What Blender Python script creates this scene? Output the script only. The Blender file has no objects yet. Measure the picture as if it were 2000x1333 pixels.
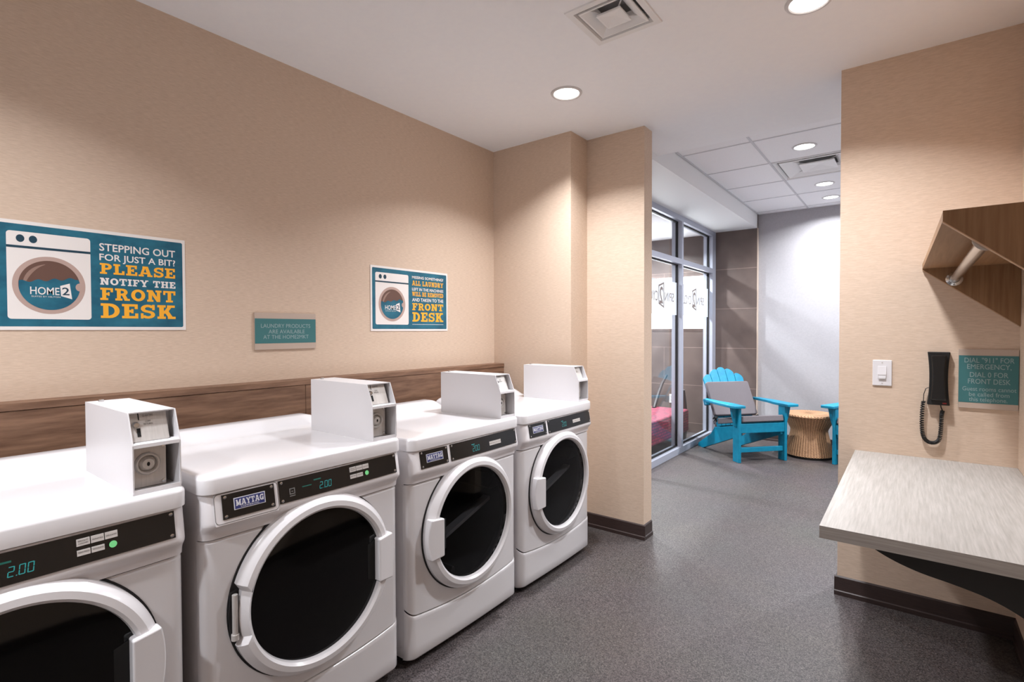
import bpy, bmesh, math, random
from mathutils import Vector, Matrix
random.seed(4)
PI = math.pi
SC = bpy.context.scene
COL = SC.collection

# ---------------------------------------------------------------- camera
cd = bpy.data.cameras.new('camera'); cam = bpy.data.objects.new('camera', cd); COL.objects.link(cam)
cd.sensor_width = 36.0; cd.lens = 18.284; cd.clip_start = 0.02
_r = Vector((0.792595, 0.609740, -0.003118)); _u = Vector((-0.008970, 0.016773, 0.999819)); _f = Vector((-0.609682, 0.792424, -0.018764))
M = Matrix(((_r.x, _u.x, -_f.x, 2.3539), (_r.y, _u.y, -_f.y, 0.0), (_r.z, _u.z, -_f.z, 1.3082), (0, 0, 0, 1)))
cam.matrix_world = M
SC.camera = cam
# ---------------------------------------------------------------- world, exposure
w = bpy.data.worlds.new('world'); SC.world = w; w.use_nodes = True
w.node_tree.nodes['Background'].inputs[0].default_value = (0.9, 0.95, 1, 1)
w.node_tree.nodes['Background'].inputs[1].default_value = 0.05
SC.view_settings.view_transform = 'Standard'; SC.view_settings.look = 'None'
SC.view_settings.gamma = 1; SC.view_settings.use_curve_mapping = False
SC.view_settings.exposure = 0.25
P_FRONT, P_REAR, P_LOUNGE, P_GYM = 18.0, 17.0, 22.0, 75.0      # watts per ceiling lamp
C_FRONT, C_LOUNGE = (0.97, 0.985, 1.03), (0.95, 0.97, 1.0)
CEIL, CEIL2 = 2.573, 2.69

# ---------------------------------------------------------------- materials
def lin(c):
    return tuple(((v/255)/12.92 if v/255 <= .04045 else ((v/255+.055)/1.055)**2.4) for v in c) + (1,)
def mat(name, rgb, rough=.5, metal=0, spec=.5, emit=0, ecol=None, coat=0):
    m = bpy.data.materials.new(name); m.use_nodes = True
    b = m.node_tree.nodes['Principled BSDF']
    b.inputs['Base Color'].default_value = lin(rgb); b.inputs['Roughness'].default_value = rough
    b.inputs['Metallic'].default_value = metal; b.inputs['Specular IOR Level'].default_value = spec
    if coat: b.inputs['Coat Weight'].default_value = coat; b.inputs['Coat Roughness'].default_value = .08
    if emit:
        b.inputs['Emission Color'].default_value = lin(ecol or rgb); b.inputs['Emission Strength'].default_value = emit
    return m
def nd(m, t, **k):
    n = m.node_tree.nodes.new(t)
    for a, v in k.items(): setattr(n, a, v)
    return n
def lk(m, a, b): m.node_tree.links.new(a, b)
def noise_mat(name, rgb_a, rgb_b, scale, stretch, rough=.6, detail=4, lo=.35, hi=.65, bump=0.0, bdist=.002, spec=.4, coat=0, rgb_c=None):
    """two-tone material driven by a stretched noise in object space"""
    m = mat(name, rgb_a, rough, 0, spec, coat=coat); b = m.node_tree.nodes['Principled BSDF']
    tc = nd(m, 'ShaderNodeTexCoord'); mp = nd(m, 'ShaderNodeMapping'); mp.inputs['Scale'].default_value = stretch
    nz = nd(m, 'ShaderNodeTexNoise'); nz.inputs['Scale'].default_value = scale; nz.inputs['Detail'].default_value = detail
    nz.inputs['Roughness'].default_value = .6
    cr = nd(m, 'ShaderNodeValToRGB'); e = cr.color_ramp.elements
    e[0].position = lo; e[0].color = lin(rgb_a); e[1].position = hi; e[1].color = lin(rgb_b)
    if rgb_c: x = e.new(min(.98, hi+.1)); x.color = lin(rgb_c)
    lk(m, tc.outputs['Object'], mp.inputs['Vector']); lk(m, mp.outputs['Vector'], nz.inputs['Vector'])
    lk(m, nz.outputs['Fac'], cr.inputs['Fac']); lk(m, cr.outputs['Color'], b.inputs['Base Color'])
    if bump:
        bp = nd(m, 'ShaderNodeBump'); bp.inputs['Strength'].default_value = bump; bp.inputs['Distance'].default_value = bdist
        lk(m, nz.outputs['Fac'], bp.inputs['Height']); lk(m, bp.outputs['Normal'], b.inputs['Normal'])
    return m

m_wallY = noise_mat('tan_wallpaper_left', (206, 183, 162), (219, 197, 177), 1.0, (60, 34, 420), .75, 3, .36, .64, .3, .001, .2)
m_wallX = noise_mat('tan_wallpaper_ends', (206, 183, 162), (219, 197, 177), 1.0, (34, 60, 420), .75, 3, .36, .64, .3, .001, .2)
m_ceil = noise_mat('ceiling_paint', (246, 247, 250), (248, 249, 251), 30, (1, 1, 1), .9, 2, .3, .7, .05, .001, .1)
m_tileceil = noise_mat('ceiling_tile', (240, 240, 242), (248, 248, 250), 220, (1, 1, 1), .9, 2, .3, .7, .2, .001, .1)
m_grid = mat('grid_metal', (206, 206, 210), .6)
m_white = mat('white_paint', (236, 236, 236), .6)
m_grey_wall = noise_mat('grey_wall_paint', (166, 164, 168), (172, 170, 174), 60, (1, 1, 1), .8, 2, .3, .7, .05, .001, .2)
m_base = noise_mat('dark_baseboard', (52, 40, 38), (62, 48, 45), 1, (14, 14, 300), .45, 3, .35, .65, .1, .001)
m_floor = None
def floor_mat():
    m = mat('speckled_floor', (84, 78, 77), .5, 0, .35); b = m.node_tree.nodes['Principled BSDF']
    tc = nd(m, 'ShaderNodeTexCoord')
    v = nd(m, 'ShaderNodeTexVoronoi'); v.inputs['Scale'].default_value = 260
    n = nd(m, 'ShaderNodeTexNoise'); n.inputs['Scale'].default_value = 190; n.inputs['Detail'].default_value = 4
    n2 = nd(m, 'ShaderNodeTexNoise'); n2.inputs['Scale'].default_value = 2.2; n2.inputs['Detail'].default_value = 5
    sx = nd(m, 'ShaderNodeSeparateColor')
    cr = nd(m, 'ShaderNodeValToRGB'); e = cr.color_ramp.elements
    cr.color_ramp.interpolation = 'LINEAR'
    e[0].position = .30; e[0].color = lin((52, 47, 47)); e[1].position = .62; e[1].color = lin((90, 83, 82))
    x = e.new(.80); x.color = lin((104, 97, 95)); x = e.new(.90); x.color = lin((186, 178, 172))
    mx = nd(m, 'ShaderNodeMix', data_type='FLOAT'); mx.inputs[0].default_value = .45
    mul = nd(m, 'ShaderNodeMix', data_type='RGBA', blend_type='MULTIPLY'); mul.inputs[0].default_value = .18
    for t in (v, n, n2): lk(m, tc.outputs['Object'], t.inputs['Vector'])
    lk(m, v.outputs['Color'], sx.inputs['Color']); lk(m, sx.outputs['Red'], mx.inputs[2]); lk(m, n.outputs['Fac'], mx.inputs[3])
    lk(m, mx.outputs[0], cr.inputs['Fac']); lk(m, cr.outputs['Color'], mul.inputs[6]); lk(m, n2.outputs['Color'], mul.inputs[7])
    lk(m, mul.outputs[2], b.inputs['Base Color'])
    bp = nd(m, 'ShaderNodeBump'); bp.inputs['Strength'].default_value = .25; bp.inputs['Distance'].default_value = .001
    lk(m, n.outputs['Fac'], bp.inputs['Height']); lk(m, bp.outputs['Normal'], b.inputs['Normal'])
    return m
m_floor = floor_mat()
def tile_mat():
    m = mat('brown_wall_tile', (100, 86, 80), .45); b = m.node_tree.nodes['Principled BSDF']
    tc = nd(m, 'ShaderNodeTexCoord'); sp = nd(m, 'ShaderNodeSeparateXYZ'); cb = nd(m, 'ShaderNodeCombineXYZ')
    br = nd(m, 'ShaderNodeTexBrick'); br.offset = 0.5
    br.inputs['Scale'].default_value = 1; br.inputs['Brick Width'].default_value = 1.2; br.inputs['Row Height'].default_value = .4845
    br.inputs['Mortar Size'].default_value = .0028; br.inputs['Mortar Smooth'].default_value = 0
    br.inputs['Color1'].default_value = (1, 1, 1, 1); br.inputs['Color2'].default_value = (.9, .9, .9, 1); br.inputs['Mortar'].default_value = (2.2, 2.2, 2.2, 1)
    ad = nd(m, 'ShaderNodeMath', operation='ADD'); ad.inputs[1].default_value = 2.65
    az = nd(m, 'ShaderNodeMath', operation='ADD'); az.inputs[1].default_value = .3615 - .4845 + .0
    nz = nd(m, 'ShaderNodeTexNoise'); nz.inputs['Scale'].default_value = 3; nz.inputs['Detail'].default_value = 5
    cr = nd(m, 'ShaderNodeValToRGB'); e = cr.color_ramp.elements
    e[0].position = .3; e[0].color = lin((88, 75, 71)); e[1].position = .7; e[1].color = lin((112, 97, 91))
    mul = nd(m, 'ShaderNodeMix', data_type='RGBA', blend_type='MULTIPLY'); mul.inputs[0].default_value = 1
    lk(m, tc.outputs['Object'], sp.inputs[0]); lk(m, sp.outputs[0], ad.inputs[0]); lk(m, sp.outputs[2], az.inputs[0])
    lk(m, ad.outputs[0], cb.inputs[0]); lk(m, az.outputs[0], cb.inputs[1]); lk(m, cb.outputs[0], br.inputs['Vector'])
    lk(m, tc.outputs['Object'], nz.inputs['Vector']); lk(m, nz.outputs['Fac'], cr.inputs['Fac'])
    lk(m, cr.outputs['Color'], mul.inputs[6]); lk(m, br.outputs['Color'], mul.inputs[7]); lk(m, mul.outputs[2], b.inputs['Base Color'])
    return m
m_tile = tile_mat()
m_ledge = noise_mat('walnut_laminate', (100, 72, 55), (144, 111, 89), 1.0, (60, 4.5, 46), .5, 6, .32, .68, .12, .001)
m_oak = noise_mat('oak_laminate_upright', (128, 94, 64), (152, 116, 82), 1.0, (90, 90, 3.5), .5, 5, .3, .7, .05, .001)
m_oakS = noise_mat('oak_laminate_shelf', (150, 114, 82), (170, 133, 98), 1.0, (90, 3.5, 90), .5, 5, .3, .7, .05, .001)
m_oakE = mat('oak_edge_band', (196, 158, 120), .5)
m_ctop = noise_mat('grey_wood_laminate', (158, 153, 147), (182, 177, 172), 1.0, (150, 7, 30), .5, 5, .3, .7, .03, .0005, .25)
m_cedge = noise_mat('grey_wood_shaded_edge', (146, 141, 136), (172, 167, 162), 1.0, (7, 150, 260), .5, 5, .3, .7, .03, .0005, .25)  # darker than the top: the shade on the counter edge put into the colour
m_enamel = mat('white_enamel', (224, 222, 224), .22, 0, .5, coat=.4)
m_enamel2 = mat('white_plastic', (226, 223, 225), .3, 0, .5)
m_powder = mat('white_powder_coat', (222, 220, 222), .35)
m_black = mat('black_panel', (14, 13, 13), .22)
m_blackm = mat('black_matte', (16, 15, 15), .6)
m_gasket_shade = mat('black_gasket_gap_shade', (20, 18, 20), .7)  # window gaskets and hinge wells, also the shade line painted round machine doors
m_chrome = mat('chrome', (205, 205, 205), .18, 1)
m_steel = noise_mat('brushed_steel', (198, 194, 190), (210, 206, 202), 1, (20, 300, 20), .38, 3, .3, .7); m_steel.node_tree.nodes['Principled BSDF'].inputs['Metallic'].default_value = .35
m_drum = mat('drum_steel', (84, 84, 86), .4, .6)
m_lint = mat('lint_bar_plastic', (112, 112, 114), .35)
m_alu = mat('anodised_aluminium', (176, 180, 194), .42, .25)
m_navy = mat('navy_badge', (44, 52, 110), .4)
m_badge = mat('badge_white', (214, 214, 220), .5)
m_led = mat('teal_display', (10, 40, 40), .4, emit=.38, ecol=(60, 190, 190))
m_leddim = mat('teal_display_dim', (10, 40, 40), .4, emit=.22, ecol=(40, 150, 130))
m_btn = mat('button_grey', (196, 190, 186), .5)
m_green = mat('green_button', (120, 214, 140), .4, emit=.12)
m_greyink = mat('grey_ink', (110, 108, 106), .6)
m_ink = mat('dark_ink', (60, 52, 48), .6)
m_poster = mat('poster_white', (236, 230, 226), .45)
m_teal = noise_mat('poster_teal', (22, 84, 108), (44, 116, 138), 1.0, (9, 9, 14), .42, 4, .3, .7)
m_tealdk = mat('poster_dark_teal', (24, 62, 80), .45)
m_ring = mat('poster_mauve_ring', (186, 160, 150), .45)
m_brown = mat('poster_brown', (104, 76, 66), .45)
m_brown2 = mat('poster_brown_light', (150, 122, 110), .45)
m_yellow = mat('poster_yellow', (250, 178, 50), .45)
m_orange = mat('poster_orange', (222, 150, 60), .45)
m_signtan = mat('sign_taupe', (190, 172, 158), .4)
m_signteal = mat('sign_teal', (60, 117, 120), .4)
m_signink = mat('sign_lettering', (150, 172, 174), .5)
m_blue = noise_mat('turquoise_lumber', (8, 122, 156), (16, 134, 167), 1, (20, 20, 20), .42, 3)
m_cushion = noise_mat('grey_cushion', (106, 101, 105), (118, 112, 116), 300, (1, 1, 1), .9, 2, .3, .7, .2, .001, .1)
m_tie = mat('black_tie', (24, 22, 24), .8)
m_red = None
def wicker_mat():
    m = mat('wicker', (176, 134, 98), .6); b = m.node_tree.nodes['Principled BSDF']
    tc = nd(m, 'ShaderNodeTexCoord'); sp = nd(m, 'ShaderNodeSeparateXYZ')
    at = nd(m, 'ShaderNodeMath', operation='ARCTAN2'); sa = nd(m, 'ShaderNodeMath', operation='MULTIPLY'); sa.inputs[1].default_value = 52
    sn = nd(m, 'ShaderNodeMath', operation='SINE'); sz = nd(m, 'ShaderNodeMath', operation='MULTIPLY'); sz.inputs[1].default_value = 420
    sn2 = nd(m, 'ShaderNodeMath', operation='SINE'); mu = nd(m, 'ShaderNodeMath', operation='MULTIPLY')
    nz = nd(m, 'ShaderNodeTexNoise'); nz.inputs['Scale'].default_value = 40
    ad = nd(m, 'ShaderNodeMath', operation='ADD')
    cr = nd(m, 'ShaderNodeValToRGB'); e = cr.color_ramp.elements
    e[0].position = .05; e[0].color = lin((126, 92, 66)); e[1].position = .95; e[1].color = lin((206, 160, 120))
    mr = nd(m, 'ShaderNodeMapRange'); mr.inputs[1].default_value = -1; mr.inputs[2].default_value = 2
    lk(m, tc.outputs['Object'], sp.inputs[0]); lk(m, sp.outputs[1], at.inputs[0]); lk(m, sp.outputs[0], at.inputs[1])
    lk(m, at.outputs[0], sa.inputs[0]); lk(m, sa.outputs[0], sn.inputs[0]); lk(m, sp.outputs[2], sz.inputs[0]); lk(m, sz.outputs[0], sn2.inputs[0])
    lk(m, sn.outputs[0], mu.inputs[0]); lk(m, sn2.outputs[0], mu.inputs[1]); lk(m, tc.outputs['Object'], nz.inputs['Vector'])
    m3 = nd(m, 'ShaderNodeMath', operation='MULTIPLY_ADD'); m3.inputs[1].default_value = .45; lk(m, mu.outputs[0], m3.inputs[0]); m4 = nd(m, 'ShaderNodeMath', operation='MULTIPLY'); m4.inputs[1].default_value = .6; lk(m, sn.outputs[0], m4.inputs[0]); lk(m, m4.outputs[0], m3.inputs[2])
    lk(m, m3.outputs[0], ad.inputs[0]); lk(m, nz.outputs['Fac'], ad.inputs[1]); lk(m, ad.outputs[0], mr.inputs[0]); lk(m, mr.outputs[0], cr.inputs[0])
    lk(m, cr.outputs[0], b.inputs['Base Color'])
    bp = nd(m, 'ShaderNodeBump'); bp.inputs['Strength'].default_value = .8; bp.inputs['Distance'].default_value = .004
    lk(m, ad.outputs[0], bp.inputs['Height']); lk(m, bp.outputs['Normal'], b.inputs['Normal'])
    return m
m_wicker = wicker_mat()
def red_mat():
    m = mat('red_woven', (180, 60, 88), .8); b = m.node_tree.nodes['Principled BSDF']
    tc = nd(m, 'ShaderNodeTexCoord'); br = nd(m, 'ShaderNodeTexBrick'); sp = nd(m, 'ShaderNodeSeparateXYZ'); cb = nd(m, 'ShaderNodeCombineXYZ')
    ad = nd(m, 'ShaderNodeMath', operation='ADD')
    br.inputs['Scale'].default_value = 1; br.inputs['Brick Width'].default_value = .07; br.inputs['Row Height'].default_value = .03
    br.inputs['Mortar Size'].default_value = .004; br.inputs['Color1'].default_value = lin((160, 52, 78)); br.inputs['Color2'].default_value = lin((118, 50, 68))
    br.inputs['Mortar'].default_value = lin((84, 48, 60))
    lk(m, tc.outputs['Object'], sp.inputs[0]); lk(m, sp.outputs[1], cb.inputs[0]); lk(m, sp.outputs[0], ad.inputs[0]); lk(m, sp.outputs[2], ad.inputs[1])
    lk(m, ad.outputs[0], cb.inputs[1]); lk(m, cb.outputs[0], br.inputs['Vector']); lk(m, br.outputs['Color'], b.inputs['Base Color'])
    return m
m_red = red_mat()
def glass_mat(name, tint, base=.03, rough=0.0):
    m = bpy.data.materials.new(name); m.use_nodes = True; t = m.node_tree; t.nodes.clear()
    o = nd(m, 'ShaderNodeOutputMaterial'); a = nd(m, 'ShaderNodeBsdfTransparent'); a.inputs[0].default_value = tint
    g = nd(m, 'ShaderNodeBsdfGlossy'); g.inputs['Roughness'].default_value = rough; g.inputs[0].default_value = (1, 1, 1, 1)
    lw = nd(m, 'ShaderNodeLayerWeight'); lw.inputs[0].default_value = .5; mx = nd(m, 'ShaderNodeMixShader')
    pw = nd(m, 'ShaderNodeMath', operation='POWER'); pw.inputs[1].default_value = 5; ma = nd(m, 'ShaderNodeMath', operation='MULTIPLY_ADD')
    ma.inputs[1].default_value = .9; ma.inputs[2].default_value = base
    lk(m, lw.outputs['Facing'], pw.inputs[0]); lk(m, pw.outputs[0], ma.inputs[0]); lk(m, ma.outputs[0], mx.inputs[0]); lk(m, a.outputs[0], mx.inputs[1]); lk(m, g.outputs[0], mx.inputs[2]); lk(m, mx.outputs[0], o.inputs[0])
    return m
m_glass = glass_mat('window_glass', (.93, .95, .95, 1))
m_dglass = glass_mat('tinted_dryer_glass', (.5, .5, .51, 1), .012, .02)
m_wglass = mat('black_washer_glass', (6, 6, 6), .06, 0, .35)
def film_mat():
    m = bpy.data.materials.new('frosted_film'); m.use_nodes = True; t = m.node_tree; t.nodes.clear()
    o = nd(m, 'ShaderNodeOutputMaterial'); a = nd(m, 'ShaderNodeBsdfTranslucent'); a.inputs[0].default_value = (.20, .22, .25, 1)
    d = nd(m, 'ShaderNodeBsdfDiffuse'); d.inputs[0].default_value = (.85, .88, .92, 1); tr = nd(m, 'ShaderNodeBsdfTransparent')
    m1 = nd(m, 'ShaderNodeMixShader'); m1.inputs[0].default_value = .5; m2 = nd(m, 'ShaderNodeMixShader'); m2.inputs[0].default_value = .025
    lk(m, a.outputs[0], m1.inputs[1]); lk(m, d.outputs[0], m1.inputs[2]); lk(m, m1.outputs[0], m2.inputs[1]); lk(m, tr.outputs[0], m2.inputs[2]); lk(m, m2.outputs[0], o.inputs[0])
    return m
m_film = film_mat()
m_filmink = mat('film_lettering', (128, 116, 112), .6)
m_lens = mat('lit_lens', (255, 255, 255), .5, emit=6.0, ecol=(255, 250, 244))
m_lens2 = mat('lit_lens_cool', (255, 255, 255), .5, emit=6.0, ecol=(250, 252, 255))
m_trimring = mat('light_trim', (206, 204, 204), .4)
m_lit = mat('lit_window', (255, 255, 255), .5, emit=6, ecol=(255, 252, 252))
m_dark = mat('dark_void', (22, 18, 17), .9)
m_slot = mat('slot_black', (8, 8, 8), .8)
m_redlamp = mat('red_message_lamp', (150, 24, 26), .35)
m_tan_wood = mat('brown_wood_bar', (40, 32, 32), .5)

# ---------------------------------------------------------------- mesh helpers
def obj(name, bm, m, parent=None, smooth=35, bev=0, seg=2, off=None):
    if off: bmesh.ops.translate(bm, verts=bm.verts, vec=off)
    bmesh.ops.remove_doubles(bm, verts=bm.verts, dist=1e-6)
    if smooth:
        lim = math.radians(smooth)
        for f in bm.faces: f.smooth = True
        for e in bm.edges:
            e.smooth = len(e.link_faces) == 2 and e.calc_face_angle(9) < lim
    me = bpy.data.meshes.new(name); bm.to_mesh(me); bm.free()
    for mm in (m if isinstance(m, (list, tuple)) else [m]): me.materials.append(mm)
    o = bpy.data.objects.new(name, me); COL.objects.link(o)
    if parent: o.parent = parent
    if bev:
        b = o.modifiers.new('bevel', 'BEVEL'); b.width = bev; b.segments = seg; b.limit_method = 'ANGLE'; b.angle_limit = .6
        b.harden_normals = True
    return o
def tag(o, label, cat, group=None):
    o['label'] = label; o['category'] = cat
    if group: o['group'] = group
    return o
def thing(name, label, cat, loc=(0, 0, 0), rz=0, group=None):
    o = bpy.data.objects.new(name, None); COL.objects.link(o); o.location = loc; o.rotation_euler = (0, 0, rz)
    o.empty_display_size = .05
    return tag(o, label, cat, group)
def struct(name, bm, m, parent=None, **k):
    o = obj(name, bm, m, parent, **k)
    if not parent: o['kind'] = 'structure'
    return o
def dup(root, loc, label=None, rz=None):
    r = root.copy(); COL.objects.link(r); r.location = loc
    if rz is not None: r.rotation_euler = (0, 0, rz)
    if label: r['label'] = label
    for ch in list(root.children):
        c = ch.copy(); COL.objects.link(c); c.parent = r
        for g in list(ch.children):
            d = g.copy(); COL.objects.link(d); d.parent = c
    return r
def NB(): return bmesh.new()
def box(bm, a, b, mi=0):
    (x0, y0, z0), (x1, y1, z1) = a, b
    v = [bm.verts.new(p) for p in ((x0, y0, z0), (x1, y0, z0), (x1, y1, z0), (x0, y1, z0), (x0, y0, z1), (x1, y0, z1), (x1, y1, z1), (x0, y1, z1))]
    for f in ((0, 3, 2, 1), (4, 5, 6, 7), (0, 1, 5, 4), (1, 2, 6, 5), (2, 3, 7, 6), (3, 0, 4, 7)):
        fc = bm.faces.new([v[i] for i in f]); fc.material_index = mi
    return bm
def B(a, b): return box(NB(), a, b)
def prism(bm, pts, fn, d0, d1):
    """extrude polygon pts (2-D) between depths d0 and d1; fn(a,b,d)->point"""
    lo = [bm.verts.new(fn(a, b, d0)) for a, b in pts]; hi = [bm.verts.new(fn(a, b, d1)) for a, b in pts]
    n = len(pts); bm.faces.new(lo); bm.faces.new(hi[::-1])
    for i in range(n):
        j = (i+1) % n; bm.faces.new((lo[j], lo[i], hi[i], hi[j]))
    bmesh.ops.recalc_face_normals(bm, faces=bm.faces)
    return bm
fYZ = lambda a, b, d: (d, a, b)
fXZ = lambda a, b, d: (a, d, b)
fXY = lambda a, b, d: (a, b, d)
def lathe(bm, prof, fn, n=48, close=False):
    """prof: list of (r,h); fn(x,y,h)->point"""
    rings = []
    for r, h in prof:
        if r < 1e-6: rings.append([bm.verts.new(fn(0, 0, h))])
        else: rings.append([bm.verts.new(fn(r*math.cos(2*PI*i/n), r*math.sin(2*PI*i/n), h)) for i in range(n)])
    for a, b in zip(rings, rings[1:]):
        for i in range(n):
            j = (i+1) % n
            if len(a) == 1 and len(b) == 1: continue
            if len(a) == 1: bm.faces.new((a[0], b[i], b[j]))
            elif len(b) == 1: bm.faces.new((a[i], a[j], b[0]))
            else: bm.faces.new((a[i], a[j], b[j], b[i]))
    bmesh.ops.recalc_face_normals(bm, faces=bm.faces)
    return bm
def tube(bm, pts, r, n=10, cap=True):
    pts = [Vector(p) for p in pts]; rings = []; up = Vector((.13, .21, 1)).normalized()
    prev = None
    for i, p in enumerate(pts):
        t = (pts[min(i+1, len(pts)-1)] - pts[max(i-1, 0)]).normalized()
        a = (prev - t*prev.dot(t)) if prev is not None else t.cross(up)
        if a.length < 1e-5: a = t.orthogonal()
        a.normalize(); prev = a; b = t.cross(a)
        rr = r[i] if isinstance(r, (list, tuple)) else r
        rings.append([bm.verts.new(p + a*(rr*math.cos(2*PI*k/n)) + b*(rr*math.sin(2*PI*k/n))) for k in range(n)])
    for A, Bq in zip(rings, rings[1:]):
        for k in range(n): bm.faces.new((A[k], A[(k+1) % n], Bq[(k+1) % n], Bq[k]))
    if cap: bm.faces.new(rings[0][::-1]); bm.faces.new(rings[-1])
    return bm
def rrect(x0, y0, x1, y1, r, n=6, corners=(1, 1, 1, 1)):
    out = []
    for k, (cx, cy, a) in enumerate(((x1-r, y1-r, 0), (x0+r, y1-r, 90), (x0+r, y0+r, 180), (x1-r, y0+r, 270))):
        if corners[k]:
            for i in range(n+1):
                t = math.radians(a+90*i/n); out.append((cx+r*math.cos(t), cy+r*math.sin(t)))
        else:
            s = [(1, 1), (-1, 1), (-1, -1), (1, -1)][k]; out.append((cx+r*s[0], cy+r*s[1]))
    return out
def ell(cx, cy, rx, ry, n=40, a0=0, a1=360):
    return [(cx+rx*math.cos(math.radians(a0+(a1-a0)*i/n)), cy+ry*math.sin(math.radians(a0+(a1-a0)*i/n))) for i in range(n + (0 if a1-a0 == 360 else 1))]
def flat(bm, pts, fn):
    """one flat polygon (pts 2-D counter-clockwise), fn(a,b)->point"""
    f = bm.faces.new([bm.verts.new(fn(a, b)) for a, b in pts]); return f

# ---------------------------------------------------------------- lettering
_fc = {}
def font_polys(s, bold=0.0):
    key = (s, bold)
    if key in _fc: return _fc[key]
    c = bpy.data.curves.new('t', 'FONT'); c.body = s; c.size = 1; c.offset = bold; c.resolution_u = 3
    o = bpy.data.objects.new('t', c); COL.objects.link(o)
    dg = bpy.context.evaluated_depsgraph_get(); me = bpy.data.meshes.new_from_object(o.evaluated_get(dg))
    res = ([(v.co.x, v.co.y) for v in me.vertices], [list(p.vertices) for p in me.polygons])
    bpy.data.objects.remove(o); bpy.data.curves.remove(c); bpy.data.meshes.remove(me)
    _fc[key] = res; return res
def letters(bm, s, x0, x1, y0, h, fn, bold=0.0):
    """sans lettering fitted into x0..x1 with cap height h on base line y0"""
    vs, fs = font_polys(s, bold)
    ch = max(v[1] for v in font_polys('H', bold)[0]); mn = min(v[0] for v in vs); mxx = max(v[0] for v in vs)
    sx = (x1-x0)/(mxx-mn); sy = h/ch
    vv = [bm.verts.new(fn(x0+(x-mn)*sx, y0+y*sy)) for x, y in vs]
    for f in fs:
        try: bm.faces.new([vv[i] for i in f])
        except ValueError: pass
def _arc(cx, cy, rx, ry, t, a0, a1, n=10):
    out = []
    for i in range(n):
        p = [math.radians(a0+(a1-a0)*(i+k)/n) for k in (0, 1)]
        q = [(cx+rx*math.cos(a), cy+ry*math.sin(a)) for a in p]; r = [(cx+(rx-t)*math.cos(a), cy+(ry-t*.8)*math.sin(a)) for a in p]
        out.append([q[0], q[1], r[1], r[0]])
    return out
def _r(x0, y0, x1, y1): return [[(x0, y0), (x1, y0), (x1, y1), (x0, y1)]]
def _l(x0, y0, x1, y1, t): return [[(x0-t/2, y0), (x0+t/2, y0), (x1+t/2, y1), (x1-t/2, y1)]]
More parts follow.
